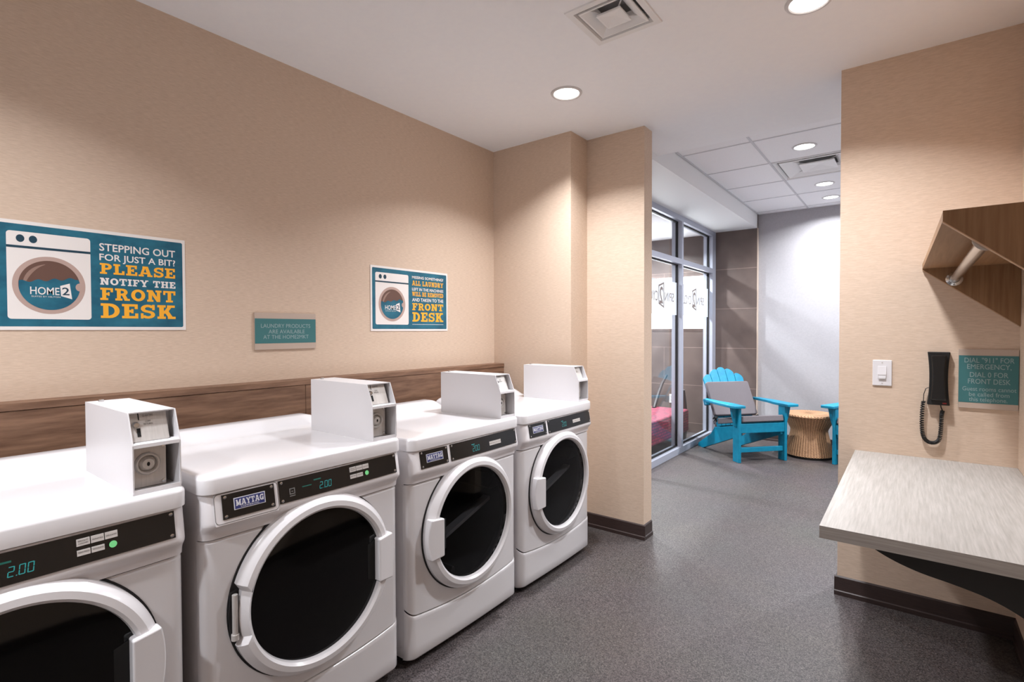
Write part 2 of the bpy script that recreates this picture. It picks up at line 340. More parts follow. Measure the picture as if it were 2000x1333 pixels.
def slab_glyph(c):
    T, S = .25, .17                                            # stem and serif thickness
    st = lambda x: _r(x-T/2, 0, x+T/2, 1)
    sf = lambda x, y, w=.24: _r(x-w, y, x+w, y+S)
    L = .26
    if c == 'P': return .86, st(L)+sf(L, 0)+_r(.02, 1-S, .5, 1)+_r(L, .40, .5, .40+S)+_arc(.5, .70, .34, .30, .24, -90, 90)
    if c == 'R': return .98, st(L)+sf(L, 0, .23)+_r(.02, 1-S, .5, 1)+_r(L, .42, .5, .42+S)+_arc(.5, .71, .34, .29, .24, -90, 90)+_l(.78, 0, .56, .5, .26)+sf(.80, 0, .18)
    if c == 'B': return .9, st(L)+_r(.02, 1-S, .5, 1)+_r(.02, 0, .52, S)+_r(L, .43, .52, .43+S)+_arc(.48, .74, .34, .26, .22, -90, 90)+_arc(.5, .27, .38, .27, .24, -90, 90)
    if c == 'D': return .95, st(L)+_r(.02, 1-S, .45, 1)+_r(.02, 0, .45, S)+_arc(.45, .5, .48, .5, .25, -90, 90)
    if c == 'L': return .82, st(L)+sf(L, 1-S)+_r(.02, 0, .8, S)+_r(.62, 0, .8, .38)
    if c in 'EF':
        g = st(L)+_r(.02, 1-S, .82, 1)+_r(.66, .66, .82, 1)+_r(L, .42, .58, .42+S)+_r(.48, .36, .6, .66)
        return .86, g + (_r(.02, 0, .84, S)+_r(.68, 0, .84, .36) if c == 'E' else sf(L, 0, .25))
    if c == 'A': return 1.06, _l(.18, 0, .46, 1, .2)+_l(.86, 0, .58, 1, .27)+_r(.28, .24, .8, .24+S)+sf(.2, 0, .2)+sf(.86, 0, .2)+_r(.3, 1-S, .7, 1)
    if c == 'S': return .82, _arc(.42, .71, .38, .29, .22, 20, 270)+_arc(.42, .29, .38, .29, .22, -160, 90)+_r(.64, .62, .78, 1)+_r(.04, 0, .18, .38)
    if c == 'O': return 1.0, _arc(.5, .5, .48, .5, .26, 0, 360, 28)
    if c == 'G': return .98, _arc(.5, .5, .48, .5, .26, 40, 330, 24)+_r(.52, .34, .98, .34+S)+_r(.72, 0, .94, .5)+_r(.78, .62, .92, 1)
    if c == 'N': return 1.1, st(.26)+_r(.73, 0, .97, 1)+[[(.14, 1), (.42, 1), (.97, 0), (.72, 0)]]+sf(.26, 0, .22)+_r(.02, 1-S, .4, 1)+sf(.85, 1-S, .22)
    if c == 'T': return .94, st(.47)+_r(.02, 1-S, .92, 1)+_r(.02, .64, .17, 1)+_r(.77, .64, .92, 1)+sf(.47, 0, .26)
    if c == 'I': return .54, st(.27)+sf(.27, 0, .25)+sf(.27, 1-S, .25)
    if c == 'Y': return 1.04, _r(.395, 0, .645, .5)+_l(.52, .42, .2, 1, .27)+_l(.52, .42, .84, 1, .22)+sf(.52, 0, .24)+sf(.2, 1-S, .2)+sf(.84, 1-S, .2)
    if c == 'V': return 1.04, _l(.52, 0, .2, 1, .27)+_l(.52, 0, .84, 1, .22)+sf(.2, 1-S, .2)+sf(.84, 1-S, .2)
    if c == 'H': return 1.06, st(.26)+_r(.68, 0, .93, 1)+_r(.2, .42, .8, .42+S)+sf(.26, 0, .22)+sf(.26, 1-S, .22)+sf(.80, 0, .22)+sf(.80, 1-S, .22)
    if c == 'U': return 1.04, _r(.14, .3, .39, 1)+_r(.68, .3, .9, 1)+_arc(.52, .34, .38, .34, .25, 180, 360, 14)+sf(.26, 1-S, .22)+sf(.79, 1-S, .22)
    if c == 'K': return 1.06, st(.26)+sf(.26, 0, .23)+sf(.26, 1-S, .23)+_l(.42, .38, .78, 1, .24)+_l(.82, 0, .5, .6, .27)+sf(.82, 0, .22)+sf(.78, 1-S, .22)
    if c == 'M': return 1.24, _r(.12, 0, .36, 1)+_r(.88, 0, 1.12, 1)+_l(.6, .1, .26, 1, .24)+_l(.62, .1, .98, 1, .22)+sf(.24, 0, .2)+sf(1.0, 0, .2)+_r(.02, 1-S, .36, 1)+_r(.88, 1-S, 1.22, 1)
    if c == 'W': return 1.4, _l(.4, 0, .2, 1, .24)+_l(.4, 0, .68, 1, .2)+_l(.98, 0, .7, 1, .24)+_l(.98, 0, 1.2, 1, .2)+sf(.2, 1-S, .2)+sf(.7, 1-S, .2)+sf(1.2, 1-S, .18)
    return .45, []
def slab(bm, s, x0, x1, y0, h, fn, gap=.07):
    W = 0; gl = []
    for c in s:
        wd, p = slab_glyph(c); gl.append((W, p)); W += wd + gap
    W -= gap; sx = (x1-x0)/W
    q0 = Vector(fn(x0, y0)); nr = (Vector(fn(x0+.001, y0))-q0).cross(Vector(fn(x0, y0+.001))-q0).normalized()
    for ox, ps in gl:
        for k, p in enumerate(ps):
            bm.faces.new([bm.verts.new(Vector(fn(x0+(ox+x)*sx, y0+y*h))+nr*(k*1.2e-5)) for x, y in p])
SEG = {'2': 'abged', '0': 'abcdef'}
def seg7(bm, s, x0, y0, h, fn, slant=.12):
    w = h*.52; t = h*.09; x = x0
    for c in s:
        if c == '.':
            box2 = [(x-t*.2, 0), (x+t*.9, 0), (x+t*.9, t), (x-t*.2, t)]; flat(bm, [(a+slant*b, y0+b) for a, b in box2], fn); x += t*1.9; continue
        R = dict(a=(t*.6, h-t, w-t*.6, h), d=(t*.6, 0, w-t*.6, t), g=(t*.6, h/2-t/2, w-t*.6, h/2+t/2), b=(w-t, h/2+t*.3, w, h-t*.4),
                 c=(w-t, t*.4, w, h/2-t*.3), f=(0, h/2+t*.3, t, h-t*.4), e=(0, t*.4, t, h/2-t*.3))
        for k in SEG[c]:
            a, b, c2, d = R[k]; flat(bm, [(x+p+slant*q, y0+q) for p, q in ((a, b), (c2, b), (c2, d), (a, d))], fn)
        x += w + t*1.6

# ---------------------------------------------------------------- the room
YE, YP, YQ, YR, XB, XD, XF, XC = 2.8516, 3.059, 3.1785, 3.0068, .6334, 1.0346, 2.0701, 2.7101
YT, YW, XS, XG = 6.69, 6.74, .41, .885        # tile wall, grey wall, storefront plane, soffit edge
b = B((-2.3, -1.8, -.06), (3.7, 6.9, 0)); struct('floor', b, m_floor, smooth=0)
V1 = (1.39, 1.9325, .116); V2 = (1.72, 5.04, .285)     # ceiling vents: centre x, y, half opening
b = NB(); cx, cy, h = V1
for a, c in (((-.12, -1.8), (cx-h, 3.65)), ((cx+h, -1.8), (3.7, 3.65)), ((cx-h, -1.8), (cx+h, cy-h)), ((cx-h, cy+h), (cx+h, 3.65))):
    box(b, (a[0], a[1], CEIL), (c[0], c[1], CEIL+.14))
struct('ceiling', b, m_ceil, smooth=0)
b = NB(); cx, cy, h = V2
for a, c in (((XG, 3.65), (cx-h, 6.86)), ((cx+h, 3.65), (3.7, 6.86)), ((cx-h, 3.65), (cx+h, cy-h)), ((cx-h, cy+h), (cx+h, 6.86))):
    box(b, (a[0], a[1], CEIL2), (c[0], c[1], CEIL2+.08))
struct('ceiling.001', b, m_tileceil, smooth=0)
b = B((-2.3, 3.1785, 2.51), (XS-.11, YT, 2.56)); struct('ceiling.002', b, m_ceil, smooth=0)
b = B((XS-.11, 3.65, 2.525), (XG, YT, CEIL2)); box(b, (XS-.11, YQ, 2.525), (XG, 3.65, CEIL)); struct('wall_soffit', b, m_white, smooth=0)
b = NB()
for y in (3.73, 4.11, 4.73, 5.35, 5.97, 6.59): box(b, (XG+.012, y-.008, CEIL2-.003), (3.6, y+.008, CEIL2))
for x in (XG+.012, 1.41, 2.03, 2.64, 3.25): box(b, (x-.008, 3.66, CEIL2-.004), (x+.008, YW, CEIL2))
struct('trim_1', b, m_grid, smooth=0)
struct('wall_left', B((-.12, -1.8, 0), (0, YE, CEIL)), m_wallY, smooth=0)
b = B((-.12, YE, 0), (XB, YQ, CEIL)); struct('wall_end', b, m_wallX, smooth=0)
b = B((XB, YP, 0), (XD, YQ, CEIL)); struct('wall_pier', b, m_wallX, smooth=0)
struct('wall_front', B((XF, YR, 0), (3.7, YR+.12, CEIL)), m_wallX, smooth=0)
struct('wall_right', B((XC, -1.8, 0), (XC+.12, YR, CEIL)), m_wallY, smooth=0)
struct('wall_rear', B((0, -1.92, 0), (XC, -1.8, CEIL)), m_white, smooth=0)
struct('wall_lounge_far', B((XG, YW, 0), (3.7, YW+.12, CEIL2)), m_grey_wall, smooth=0)
struct('wall_lounge_right', B((3.6, YR+.12, 0), (3.7, YW, CEIL2)), m_grey_wall, smooth=0)
struct('wall_gym_far', B((-2.3, YT, 0), (XG, YT+.17, CEIL2)), m_tile, smooth=0)
struct('wall_gym_left', B((-2.42, 3.0, 0), (-2.3, 6.86, CEIL)), m_grey_wall, smooth=0)
struct('wall_gym_near', B((-2.3, 3.0, 0), (-.12, YQ, CEIL)), m_grey_wall, smooth=0)
struct('trim_2', B((XG, YT-.002, 0), (XG+.008, YW, 2.525)), m_signtan, smooth=0)
def baseboard(name, p0, p1, nrm):
    p0, p1, nrm = Vector(p0), Vector(p1), Vector(nrm)
    prof = [(0, 0), (.012, 0), (.012, .02), (.007, .024), (.006, .088), (.0, .094)]
    bm = NB(); L = [[bm.verts.new((p.x+nrm.x*d, p.y+nrm.y*d, z)) for d, z in prof] for p in (p0, p1)]
    n = len(prof)
    for i in range(n): bm.faces.new((L[0][i], L[0][(i+1) % n], L[1][(i+1) % n], L[1][i]))
    bm.faces.new(L[0]); bm.faces.new(L[1][::-1]); bmesh.ops.recalc_face_normals(bm, faces=bm.faces)
    struct(name, bm, m_base, smooth=0)
baseboard('baseboard_pier_front', (XB, YP, 0), (XD+.012, YP, 0), (0, -1, 0))
baseboard('baseboard_pier_side', (XD, YP, 0), (XD, YQ, 0), (1, 0, 0))
baseboard('baseboard_end', (0, YE, 0), (XB, YE, 0), (0, -1, 0))
baseboard('baseboard_front', (XF-.012, YR, 0), (XC, YR, 0), (0, -1, 0))
baseboard('baseboard_front_return', (XF, YR, 0), (XF, YR+.12, 0), (-1, 0, 0))
baseboard('baseboard_right', (XC, YR-.012, 0), (XC, -1.8, 0), (-1, 0, 0))
baseboard('baseboard_lounge', (XG+.01, YW, 0), (3.6, YW, 0), (0, -1, 0))

# storefront glazing between lounge and gym
X0, X1, XP = XS-.11, XS, XS-.055
Z_S, Z_T0, Z_T1, Z_H = .065, 2.015, 2.07, 2.47
win = thing('window_1', 'x', 'x'); del win['label']; del win['category']; win['kind'] = 'structure'
b = NB()
for y0, y1 in ((3.1785, 3.25), (4.37, 4.42), (5.49, 5.54), (6.56, YT)): box(b, (X0, y0, 0), (X1, y1, 2.525))
ys = [(3.25, 4.37), (4.42, 5.49), (5.54, 6.56)]
for y0, y1 in ys:
    for z0, z1 in ((0, Z_S), (Z_T0, Z_T1), (Z_H, 2.525)): box(b, (X0, y0, z0), (X1, y1, z1))
struct('window_frame', b, m_alu, win, smooth=0)
for y0, y1 in ys:
    for z0, z1 in ((Z_S, Z_T0), (Z_T1, Z_H)):
        g = .011; b = NB()
        box(b, (XP-.012, y0, z0), (XP+.012, y0+g, z1)); box(b, (XP-.012, y1-g, z0), (XP+.012, y1, z1))
        box(b, (XP-.012, y0+g, z0), (XP+.012, y1-g, z0+g)); box(b, (XP-.012, y0+g, z1-g), (XP+.012, y1-g, z1))
        struct('gasket', b, m_gasket_shade, win, smooth=0)
        struct('window_pane', B((XP-.003, y0+g, z0+g), (XP+.003, y1-g, z1-g)), m_glass, win, smooth=0)
    if y0 > 4:
        b = NB(); flat(b, [(y0+.011, 1.475), (y1-.011, 1.475), (y1-.011, 1.82), (y0+.011, 1.82)], lambda a, c: (XP+.0045, a, c))
        struct('frosted_band', b, m_film, win, smooth=0)
        yc = 5.03 if y0 < 5 else 6.02
        fn = lambda a, c: (XP+.0058, yc-a, c)                 # lettering faces the gym: reads mirrored from here
        b = NB()
        letters(b, 'SPIN', -.36, -.10, 1.612, .088, fn)
        if y0 > 5: letters(b, 'CYCLE', .09, .38, 1.607, .095, fn)
        else: letters(b, 'CYCLE', .07, .38, 1.607, .095, fn)
        letters(b, '2', -.062, .036, 1.585, .165, fn, .015)
        for p in ([(-.085, 1.54), (-.071, 1.54), (-.071, 1.80), (-.085, 1.80)], [(-.0705, 1.7965), (-.0705, 1.780), (.057, 1.748), (.057, 1.765)],
                  [(-.0705, 1.5435), (.057, 1.577), (.057, 1.594), (-.0705, 1.560)], [(.043, 1.5905), (.057, 1.5945), (.057, 1.7475), (.043, 1.7515)]): flat(b, p, fn)
        struct('window_lettering', b, m_filmink, win, smooth=0)
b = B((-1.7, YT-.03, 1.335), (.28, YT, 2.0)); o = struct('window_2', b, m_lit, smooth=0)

# ---------------------------------------------------------------- ceiling lights
def make_light(label, loc, m_l, power, colr, grp):
    t = thing('ceiling_light', label, 'ceiling light', loc, 0, grp)
    obj('trim_ring', lathe(NB(), [(.066, 0), (.066, -.003), (.070, -.007), (.080, -.006), (.084, 0)], lambda x, y, h: (x, y, h), 48), m_trimring, t)
    obj('lens', lathe(NB(), [(0, -.0035), (.0665, -.0025), (.0665, 0)], lambda x, y, h: (x, y, h), 48), m_l, t)
    ld = bpy.data.lights.new('lamp', 'AREA'); ld.shape = 'DISK'; ld.size = .13; ld.energy = power; ld.color = colr; ld.spread = math.radians(126 if m_l is m_lens else 152)
    lo = bpy.data.objects.new('lamp', ld); COL.objects.link(lo); lo.parent = t; lo.location = (0, 0, -.012)
    return t
gl = 'round recessed ceiling lights'
make_light('round recessed ceiling light nearest the tan pier, above the dryers', (.887, 2.388, CEIL), m_lens, P_FRONT, C_FRONT, gl)
make_light('round recessed ceiling light cut by the top edge of the picture, above the counter side', (2.028, 2.30, CEIL), m_lens, P_FRONT, C_FRONT, gl)
make_light('added unseen ceiling light above the leftmost washer, outside the picture', (.887, .1, CEIL), m_lens, P_REAR*.85, C_FRONT, gl)  # unseen lamp added to light the near end of the left wall
make_light('added unseen ceiling light at the rear of the laundry room, outside the picture', (1.4, -1.0, CEIL), m_lens, P_REAR*1.3, C_FRONT, gl)  # unseen lamp added so its bounce lifts the ceiling
make_light('largest lit round light in the tiled lounge ceiling, in front of the square vent', (1.70, 4.455, CEIL2), m_lens2, P_LOUNGE, C_LOUNGE, gl)
make_light('middle lit round light in the lounge ceiling, just behind the square vent', (1.687, 5.70, CEIL2), m_lens2, P_LOUNGE, C_LOUNGE, gl)
make_light('farthest lit round light in the lounge ceiling, closest to the grey wall', (1.675, 6.31, CEIL2), m_lens2, P_LOUNGE, C_LOUNGE, gl)
make_light('added unseen lounge ceiling light behind the right tan wall', (2.95, 5.1, CEIL2), m_lens2, P_LOUNGE*2.6, C_LOUNGE, gl)  # strong lamp added out of view to brighten the lounge ceiling by bounce
make_light('added unseen ceiling light inside the gym behind the glass', (-.3, 5.9, 2.51), m_lens2, P_GYM, C_LOUNGE, gl)  # unseen lamp added to light the tiled end of the gym
make_light('added unseen ceiling light at the near side of the gym behind the glass', (-.7, 4.5, 2.51), m_lens2, P_GYM, C_LOUNGE, gl)  # second unseen lamp, added to brighten the gym

# ---------------------------------------------------------------- ceiling vents
def frustum(bm, a0, z0, a1, z1):
    q = [(-1, -1), (1, -1), (1, 1), (-1, 1)]
    A = [bm.verts.new((x*a0, y*a0, z0)) for x, y in q]; Bv = [bm.verts.new((x*a1, y*a1, z1)) for x, y in q]
    for i in range(4): bm.faces.new((A[i], A[(i+1) % 4], Bv[(i+1) % 4], Bv[i]))
    return A, Bv
def make_vent(label, cx, cy, h, z, fo=1.26):
    t = thing('ceiling_vent', label, 'air vent', (cx, cy, z), 0)
    bm = NB(); frustum(bm, h*fo, 0, h*(fo-.02), -.005); frustum(bm, h*(fo-.02), -.005, h*1.02, -.005); frustum(bm, h*1.02, -.005, h*.96, .012); frustum(bm, h*.96, .012, h*.95, .05)
    obj('flange', bm, m_white, t, smooth=0)
    bm = NB(); A, Bv = frustum(bm, h*.985, .012, h*.985, .11); bm.faces.new(Bv)
    obj('plenum', bm, m_trimring, t, smooth=0)
    bm = lathe(NB(), [(h*.62, .1095), (0, .1095)], lambda x, y, q: (x, y, q), 40); obj('duct_opening', bm, m_slot, t, smooth=0)
    bm = NB(); frustum(bm, h*.89, .004, h*.90, -.004); frustum(bm, h*.90, -.004, h*.84, -.005); frustum(bm, h*.84, -.005, h*.52, .022); frustum(bm, h*.52, .022, h*.46, .034)
    frustum(bm, h*.89, .004, h*.46, .034); obj('middle_cone', bm, m_white, t, smooth=0)
    bm = NB(); A, Bv = frustum(bm, h*.44, .002, h*.45, -.006); frustum(bm, h*.45, -.006, h*.40, -.007); A2, B2 = frustum(bm, h*.40, -.007, h*.02, .006); bm.faces.new(B2)
    frustum(bm, h*.44, .002, h*.1, .02); obj('core_plate', bm, m_white, t, smooth=0)
    for sx, sy in ((1, 1), (1, -1), (-1, 1), (-1, -1)):
        bm = NB(); tube(bm, [(sx*h*.3, sy*h*.3, .008), (sx*h*.97, sy*h*.97, .03)], .003, 6)
        obj('spider_bracket', bm, m_trimring, t)
make_vent('square stepped white air vent in the plain ceiling at the top of the picture', V1[0], V1[1], V1[2], CEIL)
make_vent('square white air vent in the tiled lounge ceiling beside the right wall edge', V2[0], V2[1], V2[2], CEIL2, 1.06)

# ---------------------------------------------------------------- wood ledge behind the machines
t = thing('wood_ledge', 'long walnut wood ledge running behind the white machines', 'ledge', (.045, 1.0, 0))
of = (-.045, -1.0, 0)
XL, ZL = .0902, 1.0835
obj('top_board', B((.001, -1.79, ZL-.024), (XL, YE, ZL)), m_ledge, t, bev=.001, off=of)
for y0, y1 in ((-1.79, -.15), (-.148, 1.346), (1.3485, YE)):
    obj('front_panel', B((XL-.022, y0, .0), (XL-.003, y1, ZL-.0255)), m_ledge, t, smooth=0, off=of)

# ---------------------------------------------------------------- washers and dryers
HW, CR = .3425, .035
def corner(y, R=CR, hw=HW):
    d = abs(y)-(hw-R)
    return 0 if d <= 0 else R-math.sqrt(max(0, R*R-min(d, R)**2))
def bow(y): return .006*(1-(y/HW)**2)
def kick(y): return .195+.02*(y/.3)**2+.7*corner(y)
YS = [-HW, -.3415, -.339, -.335, -.330, -.324, -.316, -.3075]; YS = YS+[-.28+.02*i for i in range(29)]+[-y for y in YS[::-1]]
def grid(bm, ys, us, fn):
    R = [[bm.verts.new(fn(y, u)) for y in ys] for u in us]
    for a, c in zip(R, R[1:]):
        for i in range(len(ys)-1): bm.faces.new((a[i], a[i+1], c[i+1], c[i]))
    return bm
CONS = [(.79, .862), (.837, .862), (.839, .859), (.852, .786), (.853, .779), (.851, .772), (.845, .765), (.838, .757), (.834, .748), (.832, .735), (.79, .735)]
def cons_x(z): return .839+(.859-z)*(.013/.073)
def machine(kind, yc, dz, label, group):
    t = thing('washing_machine' if kind == 'w' else 'clothes_dryer', label, 'washing machine' if kind == 'w' else 'clothes dryer', (.53, yc, 0), 0, group)
    of = (-.53, 0, dz)
    # cabinet with side seam
    b = NB(); box(b, (.225, -HW+.001, .045), (.80, HW-.001, .866)); b.faces.ensure_lookup_table()
    bmesh.ops.delete(b, geom=[f for f in b.faces if f.calc_center_median().x > .79], context='FACES_ONLY'); obj('cabinet', b, m_enamel2, t, smooth=0, bev=.002, off=of)
    for sx, sy in ((.27, -.3), (.27, .3), (.76, -.3), (.76, .3)):
        obj('foot', lathe(NB(), [(.0, 0), (.022, 0), (.022, .012), (.012, .016), (.012, .05+dz), (0, .05+dz)], lambda x, y, h, sx=sx, sy=sy: (sx+x-.53, sy+y, h), 16), m_blackm, t)
    # lid with raised rear rim
    b = NB(); hw = .3475
    pts = [(x, y) for x, y in rrect(.222, -hw, .848, hw, .036, 6, (1, 0, 0, 1))]
    pts = [(x+(.004*(1-(y/hw)**2) if x > .8 else 0), y) for x, y in pts]
    n = len(pts); prof = [(0, .865), (0, .902), (-.002, .908), (-.007, .912), (-.012, .9125)]
    rings = []
    for ins, z in prof:
        s = []
        for x, y in pts: s.append(b.verts.new((.535+(x-.535)*(1+ins/.31), y*(1+ins/.347), z)))
        rings.append(s)
    for A, C2 in zip(rings, rings[1:]):
        for i in range(n): b.faces.new((A[i], A[(i+1) % n], C2[(i+1) % n], C2[i]))
    b.faces.new(rings[-1]); b.faces.new(rings[0][::-1])
    hp = [(.226, .908), (.226, .944), (.231, .951), (.240, .954), (.286, .954), (.300, .951), (.316, .940), (.335, .924), (.350, .9155), (.368, .9125)]
    yy = [-.345, -.343, -.338, -.331, -.322, -.312, -.300, -.288, -.276]; yy = yy+[0]+[-y for y in yy[::-1]]
    def hf(y, i):
        x, z = hp[i]; a = max(0, (abs(y)-.276)/.069); s = math.sqrt(max(0, 1-a**2.2)) if a < 1 else 0
        return (x, y, .9105+(z-.9105)*s)
    grid(b, yy, range(len(hp)), lambda y, i: hf(y, int(i)))
    bmesh.ops.recalc_face_normals(b, faces=b.faces); obj('lid', b, m_enamel, t, smooth=40, off=of)
    # console
    b = grid(NB(), YS, range(len(CONS)), lambda y, i: (CONS[int(i)][0]+(bow(y)-corner(y, .03) if 0 < i < len(CONS)-1 else 0), y*(1 if 1 else 1), CONS[int(i)][1]))
    b.verts.ensure_lookup_table(); ny = len(YS)
    for q in (0, ny-1): b.faces.new([b.verts[i*ny+q] for i in range(len(CONS))])
    bmesh.ops.recalc_face_normals(b, faces=b.faces)
    con = obj('console', b, m_enamel2, t, smooth=40, off=of)
    fn0 = lambda e: (lambda a, c: (cons_x(c)+bow(a)+e-.53, a, c+dz))
    def plate(name, y0, y1, z0, z1, m, par, e0, e1, r=.004, ns=12):
        bm = NB(); ys = [y0+(y1-y0)*i/ns for i in range(ns+1)]
        top = [bm.verts.new(fn0(e1)(y+.012*(1 if 0 else 0), z1)) for y in ys]; bot = [bm.verts.new(fn0(e1)(y, z0)) for y in ys]
        tb = [bm.verts.new(fn0(e0)(y, z1)) for y in ys]; bb = [bm.verts.new(fn0(e0)(y, z0)) for y in ys]
        for i in range(ns):
            bm.faces.new((bot[i], bot[i+1], top[i+1], top[i])); bm.faces.new((top[i], top[i+1], tb[i+1], tb[i])); bm.faces.new((bb[i], bb[i+1], bot[i+1], bot[i]))
        bm.faces.new((tb[0], bb[0], bot[0], top[0])); bm.faces.new((top[-1], bot[-1], bb[-1], tb[-1]))
        bmesh.ops.recalc_face_normals(bm, faces=bm.faces)
        return obj(name, bm, m, par, smooth=30)
    def screws(par, pts):
        for y, z in pts:
            f = fn0(.003)
            obj('screw', lathe(NB(), [(.0045, -.002), (.0045, .0008), (.003, .0016), (0, .0018)], lambda x, yv, h, y=y, z=z, f=f: (f(y, z)[0]+h, y+x, z+dz+yv), 12), m_chrome, par)
    w0 = 0
    if kind == 'w':
        plate('drawer_front', -.316, -.142, .777, .8605, m_enamel2, t, -.001, .0045); w0 = .0045
    if kind == 'w':
        fb = fn0; fn0 = lambda e: (lambda a, c: (cons_x(c)+bow(a)+e+(w0 if a < -.139 else 0)-.53, a, c+dz))
    bp = plate('brand_plate', -.298, -.152, .7915, .857, m_black, t, -.001, .003)
    screws(bp, ((-.290, .850), (-.160, .850), (-.290, .7985), (-.160, .7985)))
    plate('badge_border', -.268, -.180, .8105, .8425, m_badge, bp, .003, .0034, ns=4)
    plate('badge', -.2655, -.1825, .8125, .8405, m_navy, bp, .0034, .0038, ns=4)
    b = NB(); slab(b, 'MAYTAG', -.263, -.185, .8205, .0165, fn0(.0042), .04); letters(b, 'COMMERCIAL', -.25, -.198, .8145, .0042, fn0(.0042)); obj('badge_lettering', b, m_badge, bp, smooth=0)
    cp = plate('control_plate', -.135, .312, .7915, .858, m_black, t, -.001, .003, ns=20)
    screws(cp, ((-.127, .851), (.304, .851), (-.127, .7985), (.304, .7985)))
    b = NB(); f = fn0(.0034)
    if kind == 'w':
        seg7(b, '2.00', -.004, .8065, .021, f, .12); obj('price_display', b, m_led, cp, smooth=0)
        b = NB(); flat(b, [(-.022, .836), (.004, .836), (.004, .840), (-.022, .840)], f); flat(b, [(-.062, .8245), (-.03, .8245), (-.03, .8275), (-.062, .8275)], f); obj('indicator_bar', b, m_leddim, cp, smooth=0)
        if dz == 0:
            b = NB()
            for q in ([(-.104, .806), (-.086, .806), (-.086, .809), (-.104, .809)], [(-.104, .812), (-.086, .812), (-.086, .815), (-.104, .815)], [(-.104, .827), (-.086, .827), (-.086, .83), (-.104, .83)],
                      [(-.104, .815), (-.101, .815), (-.101, .827), (-.104, .827)], [(-.089, .815), (-.086, .815), (-.086, .827), (-.089, .827)], [(-.098, .819), (-.092, .819), (-.092, .822), (-.098, .822)]): flat(b, q, f)
            obj('card_mark', b, m_greyink, cp, smooth=0)
        for i, (y0, z0, s1, s2) in enumerate(((.112, .8325, 'BRIGHT', 'COLORS'), (.1385, .8325, 'WHITES', ''), (.165, .8325, 'DELICATES', ''), (.112, .811, 'PERM PRESS', ''), (.1385, .811, 'WOOLENS', ''))):
            hgt = .0155 if z0 > .82 else .0125
            k = plate('cycle_button', y0, y0+.0245, z0, z0+hgt, m_btn, cp, .003, .0042, ns=2)
            b = NB(); f2 = fn0(.0045)
            if s2: letters(b, s1, y0+.003, y0+.0215, z0+.0095, .003, f2); letters(b, s2, y0+.003, y0+.0215, z0+.004, .003, f2)
            else: letters(b, s1, y0+.002, y0+.0225, z0+.006, .0032, f2)
            obj('button_lettering', b, m_ink, k, smooth=0)
        b = NB(); f3 = fn0(.0046); flat(b, ell(.1795, .818, .0078, .0078, 24), f3); obj('start_button', b, m_green, cp, smooth=0)
    else:
        seg7(b, '200', -.004, .806, .024, f, .10); obj('price_display', b, m_led, cp, smooth=0)
        b = NB(); flat(b, [(-.008, .834), (.012, .834), (.012, .8375), (-.008, .8375)], f); obj('indicator_bar', b, m_led, cp, smooth=0)
        for i, s1 in enumerate(('HIGH', 'MED', 'LOW', 'FLUFF')):
            y0 = .110+.0205*i
            k = plate('cycle_button', y0, y0+.0195, .812, .829, m_btn, cp, .003, .0042, ns=2)
            b = NB(); letters(b, s1, y0+.003, y0+.0165, .819, .0035, fn0(.0045)); obj('button_lettering', b, m_ink, k, smooth=0)
    if kind == 'w':                                             # detergent drawer seam round the brand plate
        b = NB(); prf = rrect(-.318, .780, -.140, .8615, .012, 5); inn = rrect(-.3165, .7815, -.1415, .860, .011, 5); e = fn0(.0006)
        for i in range(len(prf)):
            j = (i+1) % len(prf); b.faces.new([b.verts.new(e(*q)) for q in (prf[i], prf[j], inn[j], inn[i])])
        obj('drawer_seam', b, m_greyink, t, smooth=0)
    # front panel with the door opening
    zs = [i/40 for i in range(41)]
    CZ = .507
    def fp(y, u):
        z0 = kick(y)+.003; z = z0+(.731-z0)*u
        e = 0
        if u > .985: e = .004
        return (.829+bow(y)-corner(y)-e, y, z)
    b = grid(NB(), YS, [0, .01]+zs[1:-1]+[.985, .992, 1], fp)
    kill = [f for f in b.faces if (lambda c: math.hypot(c.y, c.z-CZ) < .255)(f.calc_center_median())]
    bmesh.ops.delete(b, geom=kill, context='FACES'); obj('front_panel', b, m_enamel, t, smooth=40, off=of)
    us = [0, .02, .06, .3, .6, .9, .955, .985, 1]
    def kp(y, u):
        z = .042+(kick(y)-.001-.042)*u; e = {0: .012, .02: .004, .06: 0, .955: 0, .985: .003, 1: .009}.get(u, 0)
        return (.832+bow(y)-corner(y)-e, y, z)
    obj('kick_panel', grid(NB(), YS, us, kp), m_enamel, t, smooth=40, off=of)
    # door
    s = 1 if kind == 'w' else -1                               # handle side
    n = 96; prof = [('o', .832), ('o', .852), ('m', .868), ('i', .875), ('j', .877), ('k', .870), ('l', .857)]
    b = NB(); rings = []
    for key, x in prof:
        rg = []
        for i in range(n):
            a = 2*PI*i/n; ro = .276
            if kind == 'w' and abs(((a-PI+PI) % (2*PI))-PI) < .262: ro = .2565     # hinge notch
            r = {'o': ro, 'm': ro-.012, 'i': min(ro-.020, .258), 'j': .240, 'k': .232, 'l': .229}[key]
            rg.append(b.verts.new((x, r*math.cos(a), CZ+r*math.sin(a))))
        rings.append(rg)
    for A, C2 in zip(rings, rings[1:]):
        for i in range(n): b.faces.new((A[i], A[(i+1) % n], C2[(i+1) % n], C2[i]))
    bmesh.ops.recalc_face_normals(b, faces=b.faces)
    door = obj('door', b, m_enamel, t, smooth=32, off=of)
    fd = lambda x, y, h: (h, x, CZ+y)
    obj('door_gap_shade', lathe(NB(), [(.255, .8355), (.2815, .8355), (.2815, .829), (.255, .829)], fd, 96), m_gasket_shade, door, off=of)  # dark ring stands in for the shadow line in the gap round the door
